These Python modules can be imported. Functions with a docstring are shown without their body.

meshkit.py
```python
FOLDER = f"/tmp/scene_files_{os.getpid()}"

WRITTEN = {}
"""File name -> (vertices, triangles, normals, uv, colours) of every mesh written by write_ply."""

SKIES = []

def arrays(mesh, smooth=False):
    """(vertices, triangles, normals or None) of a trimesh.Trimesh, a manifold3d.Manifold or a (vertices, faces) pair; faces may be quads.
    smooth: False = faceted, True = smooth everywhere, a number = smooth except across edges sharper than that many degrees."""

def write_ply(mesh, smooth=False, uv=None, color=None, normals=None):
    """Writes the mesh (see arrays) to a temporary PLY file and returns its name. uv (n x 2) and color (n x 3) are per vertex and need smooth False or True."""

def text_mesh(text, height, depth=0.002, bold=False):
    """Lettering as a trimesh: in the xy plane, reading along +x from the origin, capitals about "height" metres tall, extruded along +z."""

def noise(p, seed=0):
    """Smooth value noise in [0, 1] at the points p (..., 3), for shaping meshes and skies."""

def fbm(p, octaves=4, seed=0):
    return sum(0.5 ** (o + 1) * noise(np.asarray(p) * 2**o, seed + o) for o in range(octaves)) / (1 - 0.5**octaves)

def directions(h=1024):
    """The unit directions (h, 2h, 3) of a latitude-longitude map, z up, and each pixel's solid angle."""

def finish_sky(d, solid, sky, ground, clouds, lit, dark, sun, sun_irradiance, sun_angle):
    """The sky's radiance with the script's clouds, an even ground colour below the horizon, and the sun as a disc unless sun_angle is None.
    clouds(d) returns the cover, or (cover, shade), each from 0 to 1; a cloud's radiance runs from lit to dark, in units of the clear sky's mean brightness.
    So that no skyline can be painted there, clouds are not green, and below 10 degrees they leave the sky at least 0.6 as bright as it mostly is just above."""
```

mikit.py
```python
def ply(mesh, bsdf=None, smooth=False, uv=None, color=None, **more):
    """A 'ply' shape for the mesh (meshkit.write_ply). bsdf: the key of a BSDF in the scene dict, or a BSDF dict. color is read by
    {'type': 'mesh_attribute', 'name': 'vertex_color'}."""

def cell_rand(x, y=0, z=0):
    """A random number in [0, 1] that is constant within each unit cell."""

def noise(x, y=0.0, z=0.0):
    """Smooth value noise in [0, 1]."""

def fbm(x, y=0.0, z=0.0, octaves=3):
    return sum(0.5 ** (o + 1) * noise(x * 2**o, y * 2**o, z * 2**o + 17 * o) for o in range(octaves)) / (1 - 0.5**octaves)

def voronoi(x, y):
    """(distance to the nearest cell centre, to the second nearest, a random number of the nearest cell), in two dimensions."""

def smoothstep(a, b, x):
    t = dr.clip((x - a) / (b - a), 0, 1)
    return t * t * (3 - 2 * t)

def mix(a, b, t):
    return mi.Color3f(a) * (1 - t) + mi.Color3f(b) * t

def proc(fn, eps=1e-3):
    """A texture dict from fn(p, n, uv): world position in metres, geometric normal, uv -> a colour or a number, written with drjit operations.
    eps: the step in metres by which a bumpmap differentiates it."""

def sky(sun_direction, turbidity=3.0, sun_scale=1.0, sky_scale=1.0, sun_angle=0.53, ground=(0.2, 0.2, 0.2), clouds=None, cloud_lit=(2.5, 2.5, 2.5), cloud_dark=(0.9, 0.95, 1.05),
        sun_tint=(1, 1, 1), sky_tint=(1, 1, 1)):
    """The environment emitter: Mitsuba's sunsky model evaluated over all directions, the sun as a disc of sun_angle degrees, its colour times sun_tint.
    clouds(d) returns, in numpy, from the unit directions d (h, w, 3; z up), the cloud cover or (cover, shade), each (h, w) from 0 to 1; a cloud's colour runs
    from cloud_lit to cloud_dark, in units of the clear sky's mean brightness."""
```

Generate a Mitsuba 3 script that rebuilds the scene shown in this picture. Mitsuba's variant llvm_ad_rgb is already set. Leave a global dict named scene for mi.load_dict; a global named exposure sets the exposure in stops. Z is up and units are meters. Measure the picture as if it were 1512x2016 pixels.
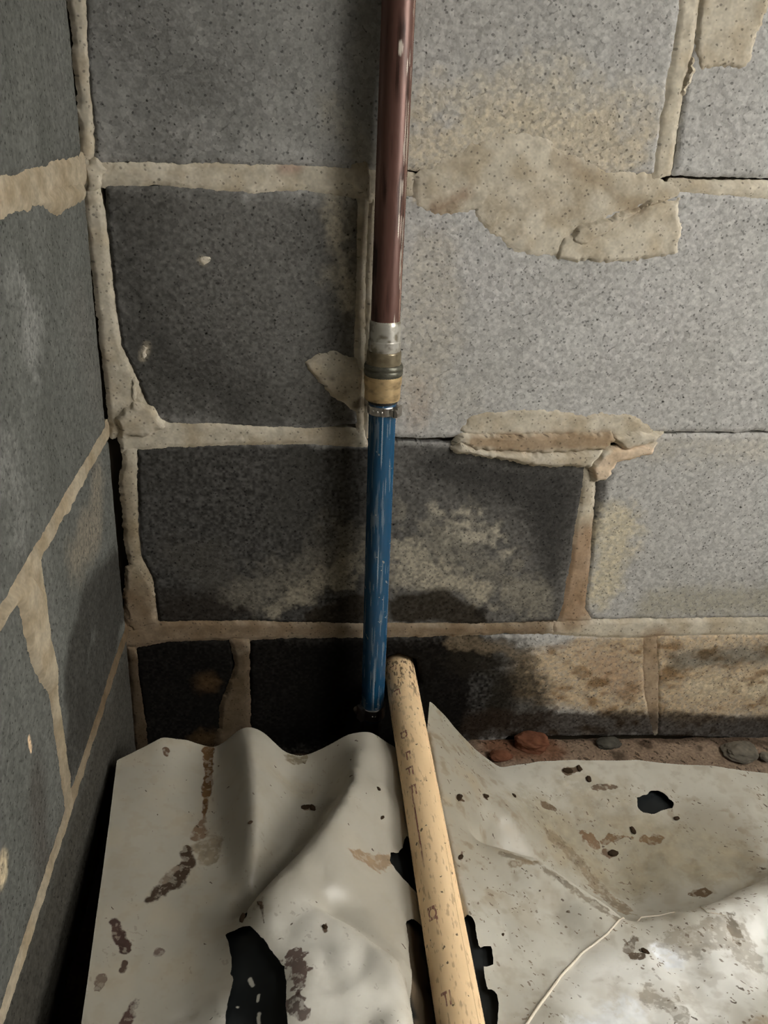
import math, numpy as np, trimesh, drjit as dr, mitsuba as mi, mikit, meshkit
from mikit import noise, fbm, smoothstep, mix
from shapely.geometry import Polygon, Point, LineString, box as sbox
from shapely.ops import unary_union
import shapely
from scipy.spatial import Delaunay, cKDTree
from scipy.interpolate import RBFInterpolator, RectBivariateSpline
from scipy.ndimage import gaussian_filter
rng = np.random.default_rng(7)

# ---------------------------------------------------------------- camera
CF = 1610.638                                   # focal length in pixels of the 1512-wide frame
CC = np.array([0.151605, -0.657680, 0.607235])
CR = np.array([[0.99340889, -0.09135058, 0.06923766], [0.02052351, -0.45252331, -0.89151637], [0.11277219, 0.88706129, -0.44766585]])
right, down, fwd = CR
M4 = np.eye(4); M4[:3, 0], M4[:3, 1], M4[:3, 2], M4[:3, 3] = -right, -down, fwd, CC
exposure = 7.25
scene, labels = {'type': 'scene'}, {}
scene['camera'] = {'type': 'perspective', 'fov': 2 * math.degrees(math.atan(756 / CF)), 'fov_axis': 'x', 'near_clip': 0.02, 'far_clip': 100.0,
                   'to_world': mi.ScalarTransform4f(M4.tolist())}
# ---------------------------------------------------------------- daylight: an even overcast sky with brightened ground, let in by added openings
scene['sky'] = mikit.sky((0.5, -0.7, 0.5), turbidity=4.0, sun_scale=0.0, sky_scale=1.0, ground=(0.42, 0.40, 0.36),
                         clouds=lambda d: np.ones(d.shape[:2]), cloud_lit=(1.0, 0.97, 0.90))

# ---------------------------------------------------------------- where a pixel of the survey photograph meets a plane of the room
def inter(px, axis, val):
    px = np.atleast_2d(np.asarray(px, float))
    d = np.c_[(px[:, 0] - 756) / CF, (px[:, 1] - 1008) / CF, np.ones(len(px))] @ CR
    return CC + ((val - CC[axis]) / d[:, axis])[:, None] * d
def B(pts): return inter(pts, 1, 0.0)[:, [0, 2]]           # back wall (x, z)
def Lw(pts): return inter(pts, 0, 0.0)[:, [1, 2]]          # left wall (y, z)
def pxsize(x, y, z): return CF / float((np.array([x, y, z]) - CC) @ fwd)   # pixels per metre there

# ---------------------------------------------------------------- scene helpers
count = {}
def key(name, parent=None):
    base = (parent + '__' if parent else '') + name
    n = count.get(base, 0); count[base] = n + 1
    return base if n == 0 else f'{base}_{n:03d}'
def obj(name, mesh, mat, parent=None, smooth=35, label=None, category=None, group=None, kind=None, **kw):
    k = key(name, parent)
    scene[k] = mikit.ply(mesh, mat, smooth=smooth, **kw)
    e = {a: b for a, b in dict(label=label, category=category, group=group, kind=kind).items() if b}
    if e: labels[k] = e
    return k
def thing(name, label, category, group=None):
    k = key(name); labels[k] = dict(label=label, category=category)
    if group: labels[k]['group'] = group
    return k

def ragged(poly, amp, step=0.002, seed=0, freq=60):
    """the outline with an uneven edge"""
    out = []
    for ring in [poly.exterior] + list(poly.interiors):
        n = max(12, int(ring.length / step))
        s = np.linspace(0, ring.length, n, endpoint=False)
        P = np.array([ring.interpolate(a).coords[0] for a in s])
        T = np.roll(P, -1, 0) - np.roll(P, 1, 0); T /= np.linalg.norm(T, axis=1, keepdims=True) + 1e-12
        N = np.c_[T[:, 1], -T[:, 0]]
        q = np.c_[P * freq, np.full(n, seed * 3.7)]
        w = (meshkit.fbm(q, 3, seed) - .5) * 2 + .9 * (meshkit.noise(q * 6, seed + 9) - .5) + .7 * (meshkit.noise(q * 14, seed + 5) - .5)
        out.append(P + N * (amp * w)[:, None])
    r = Polygon(out[0], out[1:]).buffer(0)
    if r.geom_type != 'Polygon': r = max(r.geoms, key=lambda g: g.area)
    return r

def grid_mesh(poly, res):
    """2-D triangulation of a polygon: (points, triangles, boundary loops, distance to the edge)"""
    loops, pts = [], []
    for ring in [poly.exterior] + list(poly.interiors):
        n = max(8, int(ring.length / (res * .8)))
        s = np.linspace(0, ring.length, n, endpoint=False)
        P = np.array([q.coords[0] for q in shapely.line_interpolate_point(ring, s)])
        loops.append(np.arange(len(P)) + sum(map(len, pts))); pts.append(P)
    bd = np.concatenate(pts)
    x0, y0, x1, y1 = poly.bounds
    gx, gy = np.meshgrid(np.arange(x0, x1, res), np.arange(y0, y1, res * .866))
    gx = gx + (np.arange(len(gx))[:, None] % 2) * res / 2
    g = np.c_[gx.ravel(), gy.ravel()]
    g = g + (np.random.default_rng(3).random(g.shape) - .5) * res * .3
    g = g[shapely.contains_xy(poly, g[:, 0], g[:, 1])]
    tree = cKDTree(bd)
    if len(g): g = g[tree.query(g)[0] > res * .6]
    P = np.vstack([bd, g]); tri = Delaunay(P).simplices
    c = P[tri].mean(1); tri = tri[shapely.contains_xy(poly, c[:, 0], c[:, 1])]
    a = P[tri]; area = (a[:, 1, 0] - a[:, 0, 0]) * (a[:, 2, 1] - a[:, 0, 1]) - (a[:, 1, 1] - a[:, 0, 1]) * (a[:, 2, 0] - a[:, 0, 0])
    tri[area < 0] = tri[area < 0][:, [0, 2, 1]]
    tri = tri[np.abs(area) > 1e-13]
    fine = cKDTree(np.array([q.coords[0] for ring in [poly.exterior] + list(poly.interiors) for q in shapely.line_interpolate_point(ring, np.arange(0, ring.length, .0007))]))
    return P, tri, loops, fine.query(P)[0]

def to3d(P, h, wall):
    if wall == 'back': return np.c_[P[:, 0], -h, P[:, 1]]
    if wall == 'left': return np.c_[h, P[:, 0], P[:, 1]]
    return np.c_[P, h]

def plate(poly, hfun, wall, res=.002, skirt=-.011):
    """a solid slab piece on a wall: its face is the height hfun(P, d), its sides go down to the height skirt"""
    P, tri, loops, d = grid_mesh(poly, res)
    h = hfun(P, d)
    V, F = [to3d(P, h, wall)], [tri]
    n = len(P)
    for lp in loops:
        V += [to3d(P[lp], np.full(len(lp), skirt), wall), to3d(P[lp], h[lp], wall)]
        k = len(lp); lo = n + np.arange(k); hi = n + k + np.arange(k); n += 2 * k
        r = lambda a: np.roll(a, -1)
        # orientation of the ring
        q = P[lp]; ccw = np.sum(q[:, 0] * np.roll(q[:, 1], -1) - np.roll(q[:, 0], -1) * q[:, 1]) > 0
        hole = lp is not loops[0]
        if ccw != hole: F += [np.c_[lo, r(lo), hi], np.c_[r(lo), r(hi), hi]]
        else: F += [np.c_[lo, hi, r(lo)], np.c_[r(lo), hi, r(hi)]]
    return trimesh.Trimesh(np.vstack(V), np.vstack(F), process=False)

def f3(P, s, seed=0, o=3): return meshkit.fbm(np.c_[P * s, np.full(len(P), .37 + seed)], o, seed) - .5

def block_h(seed):
    def fn(P, d):
        e = .0035
        rnd = -.0022 * np.clip(1 - d / e, 0, 1) ** 2
        big = .0016 * f3(P, 14, seed, 2)
        g = f3(P, 330, seed, 2)
        pits = -.0014 * np.clip(meshkit.noise(np.c_[P * 260, np.full(len(P), seed + .5)], seed) - .72, 0, 1) / .28
        return rnd + big + .0010 * g + pits
    return fn
def mortar_h(base, seed, rough=.0018, edge=.002, drop=.0025):
    def fn(P, d):
        return base + .0012 + rough * f3(P, 90, seed, 4) + .0012 * f3(P, 420, seed + 4, 2) - .0022 * np.clip(1 - d / .004, 0, 1)
    return fn
def smear_h(t, seed, w=.006, rough=.001):
    def fn(P, d):
        return t * np.clip(d / w, 0, 1) ** .7 - .0012 * np.clip(1 - d / .0035, 0, 1) + rough * f3(P, 70, seed, 4) + .0010 * f3(P, 420, seed + 4, 2)
    return fn

# ---------------------------------------------------------------- stains: shapes in a wall's own coordinates with noisy edges
def sd(u, v, pts):
    """signed distance to a chain of discs (u, v, r) joined by tapering bars"""
    best = mi.Float(9.0)
    if pts[0] == 'box':
        x0, y0, x1, y1 = pts[1:]
        return dr.maximum(dr.abs(u - (x0 + x1) / 2) - (x1 - x0) / 2, dr.abs(v - (y0 + y1) / 2) - (y1 - y0) / 2)
    if len(pts) == 1: return dr.sqrt(dr.square(u - pts[0][0]) + dr.square(v - pts[0][1])) - pts[0][2]
    for (a, b, r), (c, e, s) in zip(pts[:-1], pts[1:]):
        bx, by = c - a, e - b; L = max(bx * bx + by * by, 1e-12)
        t = dr.clip(((u - a) * bx + (v - b) * by) / L, 0, 1)
        best = dr.minimum(best, dr.sqrt(dr.square(u - a - bx * t) + dr.square(v - b - by * t)) - (r + (s - r) * t))
    return best
def chain(conv, pts, ppm=2000.0):
    if pts[0] == 'box':
        a, b = conv([pts[1:3], pts[3:5]]); return ['box', float(min(a[0], b[0])), float(min(a[1], b[1])), float(max(a[0], b[0])), float(max(a[1], b[1]))]
    q = conv([(x, y) for x, y, r in pts])
    out = []
    for (x, y, r), c in zip(pts, q):
        e = conv([(x + 1, y)])[0]; f = conv([(x, y + 1)])[0]
        m = math.sqrt(max(1e-12, abs((e - c)[0] * (f - c)[1] - (e - c)[1] * (f - c)[0])))
        out.append((float(c[0]), float(c[1]), r * m))
    return out
def stains(conv, rows):
    """rows: (colour, opacity, softness in mm, edge noise in mm, [(px, py, radius px), ...])"""
    return [(c, a, s / 1000, n / 1000, chain(conv, pts)) for c, a, s, n, pts in rows]
def dots(u, v, scale, share, size, w=0.0):
    """scattered specks: a share of the cells of a cellular pattern holds one"""
    d, _, k = mikit.voronoi(u * scale + w, v * scale - w)
    return dr.select(k < share, smoothstep(size, size * .6, d / (.35 + k / share)), 0.0)
def paint(col, u, v, w1, w2, rows, grain=None, mud_g=None):
    brk = .55 + .45 * smoothstep(.34, .48, fbm(u * 330, v * 330, 3.3)) if mud_g is not None else None
    for c, a, s, n, pts in rows:
        m = smoothstep(s, -s, sd(u, v, pts) + n * (w1 * 1.6 + w2 * .9)) * a
        if mud_g is not None: m = m * brk
        if grain is not None: m = m * ((1 - .12 * grain) if sum(c) < .3 else dr.clip(.6 + grain * .6, 0, 1))
        col = mix(col, mi.Color3f(c) * mud_g if mud_g is not None else c, m)
    return col

DARK = (.055, .053, .048)
back_rows = stains(B, [
    # upper left block: fall-off of light towards the corner, painted in as darker tone
    ((.21, .21, .20), .9, 50, 30, ['box', 60, -200, 700, 338]),
    ((.115, .115, .108), .85, 60, 36, [(260, 60, 150), (400, 170, 120), (300, 250, 100)]),
    ((.33, .31, .26), .6, 10, 14, [(640, 215, 18), (690, 270, 26), (720, 320, 20)]),
    # dusty halo of mortar around the big smear
    ((0.43, 0.39, 0.31), .75, 16, 22, [(870, 200, 40), (980, 190, 60), (1120, 200, 60), (1240, 240, 40)]),
    ((0.43, 0.38, 0.29), .9, 10, 18, [(850, 310, 60), (1000, 280, 70), (1180, 290, 50), (1260, 310, 30)]),
    ((0.36, 0.33, 0.27), .5, 12, 14, [(850, 520, 60), (850, 640, 50), (840, 720, 40)]),
    ((0.4, 0.35, 0.27), .5, 18, 10, [(1150, 330, 60), (1260, 250, 40)]),
    # dark damp middle left block
    ((.085, .083, .076), 1.0, 12, 10, ['box', 195, 360, 700, 850]),
    ((.045, .044, .040), .9, 40, 26, [(230, 430, 60), (260, 560, 60), (330, 720, 80), (480, 790, 50)]),
    ((.13, .128, .12), .7, 30, 26, [(450, 430, 40), (580, 410, 40), (620, 560, 60), (600, 700, 50)]),
    ((0.4, 0.36, 0.28), .8, 10, 14, [(660, 400, 26), (668, 500, 26), (690, 600, 18)]),
    ((0.4, 0.35, 0.26), .8, 3, 4, [(400, 512, 8)]), ((0.4, 0.35, 0.26), .7, 3, 4, [(290, 682, 5), (280, 705, 3)]),
    # light blocks right of the pipe
    ((0.37, 0.35, 0.3), .5, 20, 14, [(820, 780, 30), (900, 790, 30)]), ((0.3, 0.22, 0.16), .35, 12, 10, [(830, 770, 26), (815, 830, 20)]),
    # lower left block: soaked
    ((.028, .027, .0245), 1.0, 4, 3, ['box', 258, 868, 735, 1236]),
    ((.06, .057, .05), .8, 16, 22, [(330, 1090, 30), (420, 1130, 40), (480, 1180, 30)]), ((.045, .044, .04), .8, 20, 20, [(600, 900, 30), (560, 1000, 30)]),
    ((.020, .017, .014), .95, 14, 12, [(340, 1200, 40), (470, 1200, 30)]),
    ((.13, .12, .098), .8, 16, 30, [(500, 1170, 34), (600, 1125, 46), (690, 1070, 40)]),
    ((.24, .215, .165), .75, 8, 26, [(540, 1205, 8), (620, 1150, 26), (700, 1095, 22)]),
    # lower block behind the hose
    ((.075, .072, .066), 1.0, 5, 4, ['box', 735, 868, 1140, 1232]),
    ((.036, .035, .033), .95, 16, 14, [(860, 920, 34), (980, 940, 46), (1080, 970, 56)]), ((.036, .035, .033), .95, 14, 14, [(1080, 1010, 46), (1085, 1090, 30), (1085, 1140, 16)]),
    ((.20, .185, .15), .75, 14, 30, [(800, 1010, 24), (900, 1060, 40), (1000, 1140, 40), (1050, 1190, 30)]),
    ((.36, .33, .265), .8, 8, 22, [(830, 985, 8), (920, 1045, 18), (990, 1090, 12)]),
    ((.33, .30, .235), .8, 10, 22, [(795, 1080, 24), (820, 1130, 28), (950, 1165, 24)]),
    ((.022, .018, .013), .98, 4, 8, [(690, 1205, 34), (610, 1222, 20)]), ((.022, .018, .013), .98, 4, 8, [(800, 1200, 32), (870, 1190, 34), (930, 1222, 22)]),
    ((.012, .010, .008), .9, 3, 5, [(948, 1205, 10)]),
    # right lower block
    ((0.45, 0.4, 0.29), .85, 10, 16, [(1225, 1020, 38), (1210, 1090, 40), (1190, 1160, 34)]),
    ((0.28, 0.26, 0.2), .7, 12, 12, [(1290, 1190, 30), (1420, 1180, 30), (1600, 1185, 30)]),
    ((0.36, 0.33, 0.27), .5, 14, 14, [(1300, 880, 20), (1500, 880, 24)]),
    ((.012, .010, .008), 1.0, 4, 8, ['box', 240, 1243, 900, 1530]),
    # bottom course: black mould on the left, tan efflorescence on the right
    ((0.42, 0.33, 0.22), .97, 10, 10, [(1060, 1330, 60), (1200, 1330, 90), (1700, 1330, 100)]),
    ((0.3, 0.2, 0.13), .6, 12, 14, [(1180, 1300, 30), (1240, 1350, 30)]),
    ((0.15, 0.145, 0.125), .85, 8, 10, [(1330, 1300, 14), (1420, 1292, 20), (1700, 1290, 24)]),
    ((0.5, 0.43, 0.31), .7, 10, 14, [(1380, 1350, 22), (1700, 1350, 26)]),
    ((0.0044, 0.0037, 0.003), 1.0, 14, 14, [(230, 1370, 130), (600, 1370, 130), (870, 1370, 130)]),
    ((0.013, 0.0112, 0.0082), .9, 14, 22, [(940, 1290, 50), (1010, 1300, 40), (1020, 1400, 60)]),
    ((0.14, 0.11, 0.075), .7, 6, 14, [(880, 1262, 6), (980, 1275, 10), (1060, 1300, 12)]),
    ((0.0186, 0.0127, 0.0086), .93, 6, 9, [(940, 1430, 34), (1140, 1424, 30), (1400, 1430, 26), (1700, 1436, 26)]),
    ((0.0794, 0.0471, 0.0223), .6, 8, 10, [(405, 1345, 16)]), ((0.0595, 0.0372, 0.0174), .7, 8, 12, [(400, 1450, 20), (440, 1460, 16)]),
])
def grain(u, v, p, w2, g, g2):
    """the open, gritty face of a concrete block: lighter and darker grit with small dark voids"""
    a, b = u * .8 + v * .6, v * .8 - u * .6
    d, e, k = mikit.voronoi(a * 300 + w2, b * 300)
    void = smoothstep(.70, .95, d + .3 * w2) * .4 + dots(a, b, 380, .13, .36, w2 * .5) * .5
    return (.66 + .30 * k + .26 * g + .24 * g2) * (1 - void)
def back_block(p, n, uv):
    u, v = p.x, p.z
    w1, w2 = fbm(u * 38, v * 38, 3.1) - .5, 1.5 * (fbm(u * 170, v * 170, 8.2, octaves=4) - .5)
    g = noise(u * 430, v * 430, p.y * 430); g2 = noise(u * 900 + 5, v * 900, p.y * 300 + 3)
    col = mix((.325, .318, .30), (.39, .385, .372), fbm(u * 16, v * 16, 1.0))
    col = paint(col, u, v, w1, w2, back_rows, g)
    crust = smoothstep(.145, .125, v) * smoothstep(.36, .42, u + .06 * w1)
    col = mix(col, col * mi.Color3f(.52, .42, .32), crust * smoothstep(.45, .70, fbm(u * 55, v * 75, 4.4, octaves=4)))
    return col * grain(u, v, p, w2, g, g2)
left_rows = stains(Lw, [
    ((.19, .19, .18), .6, 14, 20, [(30, 520, 16), (60, 620, 20), (70, 740, 14)]),
    ((.16, .16, .15), .5, 14, 20, [(20, 900, 30), (40, 1040, 26)]), ((.10, .10, .094), .6, 30, 20, [(110, 50, 30), (120, 200, 24)]),
    ((.09, .088, .08), .7, 20, 14, [(160, 620, 34), (190, 780, 30)]),
    ((.15, .13, .10), .7, 14, 16, [(190, 960, 20), (190, 1040, 24), (150, 1090, 24)]),
    ((.028, .027, .024), .97, 9, 10, [(225, 1130, 26), (175, 1200, 30), (150, 1300, 40), (150, 1450, 40)]),
    ((.028, .027, .024), .97, 9, 10, [(230, 1170, 40), (210, 1260, 40), (170, 1400, 40)]),
    ((.05, .045, .04), .7, 12, 12, [(70, 1560, 26), (90, 1700, 26)]),
    ((.40, .33, .22), .9, 4, 6, [(4, 1700, 12), (6, 1725, 10)]), ((.55, .40, .26), .9, 1, 2, [(58, 1455, 3), (62, 1475, 3)]),
])
def left_block(p, n, uv):
    u, v = p.y, p.z
    w1, w2 = fbm(u * 38, v * 38, 5.1) - .5, fbm(u * 210, v * 210, 2.2) - .5
    g = noise(u * 430, v * 430, p.x * 430); g2 = noise(u * 900 + 5, v * 900, p.x * 300 + 3)
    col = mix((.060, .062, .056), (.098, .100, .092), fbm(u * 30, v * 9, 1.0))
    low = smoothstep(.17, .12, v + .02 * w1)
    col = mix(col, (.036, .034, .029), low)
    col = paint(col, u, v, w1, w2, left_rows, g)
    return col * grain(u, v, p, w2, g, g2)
mortar_rows = stains(B, [
    ((.24, .20, .14), .85, 20, 12, [(240, 950, 40), (260, 1120, 60)]), ((.17, .12, .075), .9, 16, 10, [(260, 1200, 60), (260, 1250, 60), (500, 1245, 30), (1060, 1240, 26)]),
    ((.30, .20, .125), .85, 14, 10, [(1150, 1060, 30), (1130, 1200, 40)]),
    ((.055, .036, .02), .95, 12, 10, [(270, 1330, 50), (280, 1460, 60)]), ((.065, .042, .022), .93, 12, 12, [(470, 1310, 44), (460, 1460, 80)]),
    ((.33, .245, .165), .9, 10, 8, [(1285, 1270, 30), (1285, 1380, 40)]), ((.06, .042, .03), .9, 8, 8, [(1285, 1425, 26)]),
    ((.36, .20, .15), .5, 5, 6, [(560, 330, 12), (585, 328, 8)]),
    ((.26, .17, .11), .7, 6, 8, [(860, 412, 12), (910, 385, 12)]), ((.27, .21, .14), .6, 8, 8, [(1120, 320, 14), (1250, 410, 10)]),
    ((.30, .215, .135), .85, 4, 5, [(930, 868, 15), (1060, 868, 17), (1190, 862, 15)]),
    ((.60, .47, .34), .8, 3, 4, [(1180, 925, 18), (1215, 905, 24), (1270, 890, 18)]),
    ((.20, .13, .075), .6, 4, 6, [(690, 440, 10), (690, 470, 8)]),
    ((.10, .07, .04), .75, 3, 6, [(705, 795, 8)]), ((.12, .08, .05), .7, 3, 5, [(655, 745, 6)]), ((.12, .08, .05), .7, 3, 5, [(680, 770, 6)]),
])
def mortar(p, n, uv):
    u, v = p.x + p.y, p.z
    w1, w2 = fbm(u * 38, v * 38, 7.1) - .5, fbm(u * 210, v * 210, 4.2) - .5
    col = mix((.43, .39, .31), (.53, .485, .40), fbm(u * 24, v * 24, 2.0))
    col = paint(col, p.x, v, w1, w2, mortar_rows)
    m = fbm(u * 60, v * 60, 9.0, octaves=4); col = mix(col, col * mi.Color3f(.80, .75, .68), smoothstep(.30, .85, m))
    g = noise(u * 700, v * 700, 1.5); g2 = fbm(u * 150, v * 150, 6.0)
    return col * (.64 + .30 * g + .38 * g2) * (1 - .45 * dots(u * .8 + v * .6, v * .8 - u * .6, 330, .16, .3, w2 * .5))
def mortar_left(p, n, uv):
    u, v = p.y, p.z
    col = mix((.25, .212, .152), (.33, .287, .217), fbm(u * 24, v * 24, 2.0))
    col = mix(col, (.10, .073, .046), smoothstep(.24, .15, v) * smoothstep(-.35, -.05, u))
    m = fbm(u * 60, v * 60, 9.0, octaves=4); col = mix(col, col * mi.Color3f(.80, .75, .68), smoothstep(.30, .85, m))
    g = noise(u * 700, v * 700, 1.5); g2 = fbm(u * 150, v * 150, 6.0)
    return col * (.62 + .30 * g + .38 * g2)
def rough_bump(p, n, uv): return fbm(p.x * 700, p.y * 700 + 3, p.z * 700, octaves=2)
scene['bump_tex'] = mikit.proc(rough_bump, eps=4e-4)
def matte(name, fn, rough=.9, bump=.0006, spec=.08):
    base = {'type': 'principled', 'base_color': mikit.proc(fn) if callable(fn) else {'type': 'rgb', 'value': fn}, 'roughness': rough, 'specular': spec}
    if bump: base = {'type': 'bumpmap', 'scale': bump, 'tex': {'type': 'ref', 'id': 'bump_tex'}, 'inner': base}
    scene[name] = {'type': 'twosided', 'bsdf': base}
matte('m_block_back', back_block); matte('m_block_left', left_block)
matte('m_mortar', mortar, bump=.0004); matte('m_mortar_left', mortar_left, bump=.0004)
matte('m_core', (.05, .043, .033), bump=0); matte('m_shell', (.10, .095, .085), bump=0)

# ---------------------------------------------------------------- the room
hole = Polygon(B([(752, 1300), (784, 1288), (820, 1300), (828, 1345), (800, 1366), (752, 1352)]))
def extrude(poly, a, b, wall):
    m = trimesh.creation.extrude_polygon(poly, b - a, engine='earcut')
    P = np.array(m.vertices)
    m.vertices = to3d(P[:, :2], P[:, 2] + a, wall)
    return m
wall_b = trimesh.util.concatenate([extrude(sbox(-.12, -.2, 1.3, 1.25).difference(hole.buffer(.002)), -.12, -.010, 'back'), extrude(sbox(-.12, -.2, 1.3, 1.25), -.2, -.12, 'back')])
wb = obj('wall_back', wall_b, 'm_core', smooth=False, kind='structure', label='grey concrete block wall with tan mortar behind the pipes')
wl = obj('wall_left', trimesh.creation.box(bounds=[(-.2, -1.8, -.2), (-.010, .010, 1.25)]), 'm_core', smooth=False, kind='structure', label='dark grey concrete block wall along the left edge')
# the rest of the crawl space: closed, but for two openings added for the light, in the right wall and above
obj('ceiling', extrude(sbox(-.2, -1.8, 1.3, .2).difference(sbox(.74, -1.02, 1.09, -.46)), 1.25, 1.35, 'floor'), 'm_shell', smooth=False, kind='structure')
obj('wall_front', trimesh.creation.box(bounds=[(-.2, -1.7, -.2), (1.3, -1.6, 1.25)]), 'm_shell', smooth=False, kind='structure')
obj('wall_right', extrude(sbox(-1.8, -.2, .0, 1.25).difference(sbox(-.95, .50, -.36, 1.19)), 1.12, 1.22, 'left'), 'm_shell', smooth=False, kind='structure')

def poly(conv, pts, amp=.0015, seed=1, step=.002, grow=0.0):
    P = conv(pts); P[[q[0] >= 1700 for q in pts], 0] = .812
    return ragged(Polygon(P).buffer(grow), amp, step, seed)
BLOCKS = [
    [(160, -260), (1352, -260), (1340, 30), (1318, 150), (1290, 344), (720, 336), (640, 330), (450, 324), (186, 320), (170, 100)],
    [(1395, -260), (1750, -260), (1750, 356), (1512, 352), (1324, 346), (1348, 180), (1375, 40)],
    [(206, 366), (330, 366), (500, 379), (600, 373), (690, 386), (706, 392), (704, 500), (700, 700), (706, 836), (600, 846), (450, 838), (335, 836), (300, 822), (266, 742), (236, 680), (222, 560), (208, 440)],
    [(742, 388), (1330, 372), (1512, 390), (1760, 394), (1760, 850), (1512, 851), (1300, 851), (1150, 856), (880, 862), (738, 862)],
    [(268, 885), (330, 880), (600, 874), (720, 880), (730, 872), (890, 874), (1150, 880), (1152, 940), (1142, 1000), (1127, 1085), (1110, 1185), (1098, 1222), (1000, 1228), (720, 1230), (500, 1224), (310, 1226), (300, 1140), (278, 1100), (270, 1000)],
    [(1172, 900), (1300, 856), (1512, 854), (1760, 853), (1760, 1212), (1512, 1217), (1240, 1220), (1165, 1220), (1152, 1200), (1164, 1080), (1174, 970)],
    [(264, 1278), (330, 1264), (455, 1260), (462, 1330), (455, 1400), (450, 1500), (290, 1500), (280, 1400)],
    [(490, 1258), (715, 1256), (1090, 1250), (1268, 1256), (1270, 1372), (1290, 1449), (1000, 1452), (960, 1500), (492, 1500)],
    [(1292, 1252), (1512, 1248), (1760, 1242), (1760, 1464), (1512, 1458), (1292, 1449), (1298, 1400)],
]
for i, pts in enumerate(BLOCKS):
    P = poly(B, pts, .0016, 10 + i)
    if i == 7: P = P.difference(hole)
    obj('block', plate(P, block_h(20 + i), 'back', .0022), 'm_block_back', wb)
# courses above the frame, plain
for i, (a, b) in enumerate([(-.0, .2), (.21, .6), (.61, 1.0)]):
    for z in (.80, .965):
        o = .1 * (int(z * 10) % 2)
        obj('block', plate(sbox(a + o, z, b + o, z + .155), block_h(3), 'back', .04), 'm_block_back', wb)
for z in (-.05, .155, .36, .565): obj('block', plate(sbox(.82, z, 1.1, z + .19), block_h(3), 'back', .05), 'm_block_back', wb)

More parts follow.
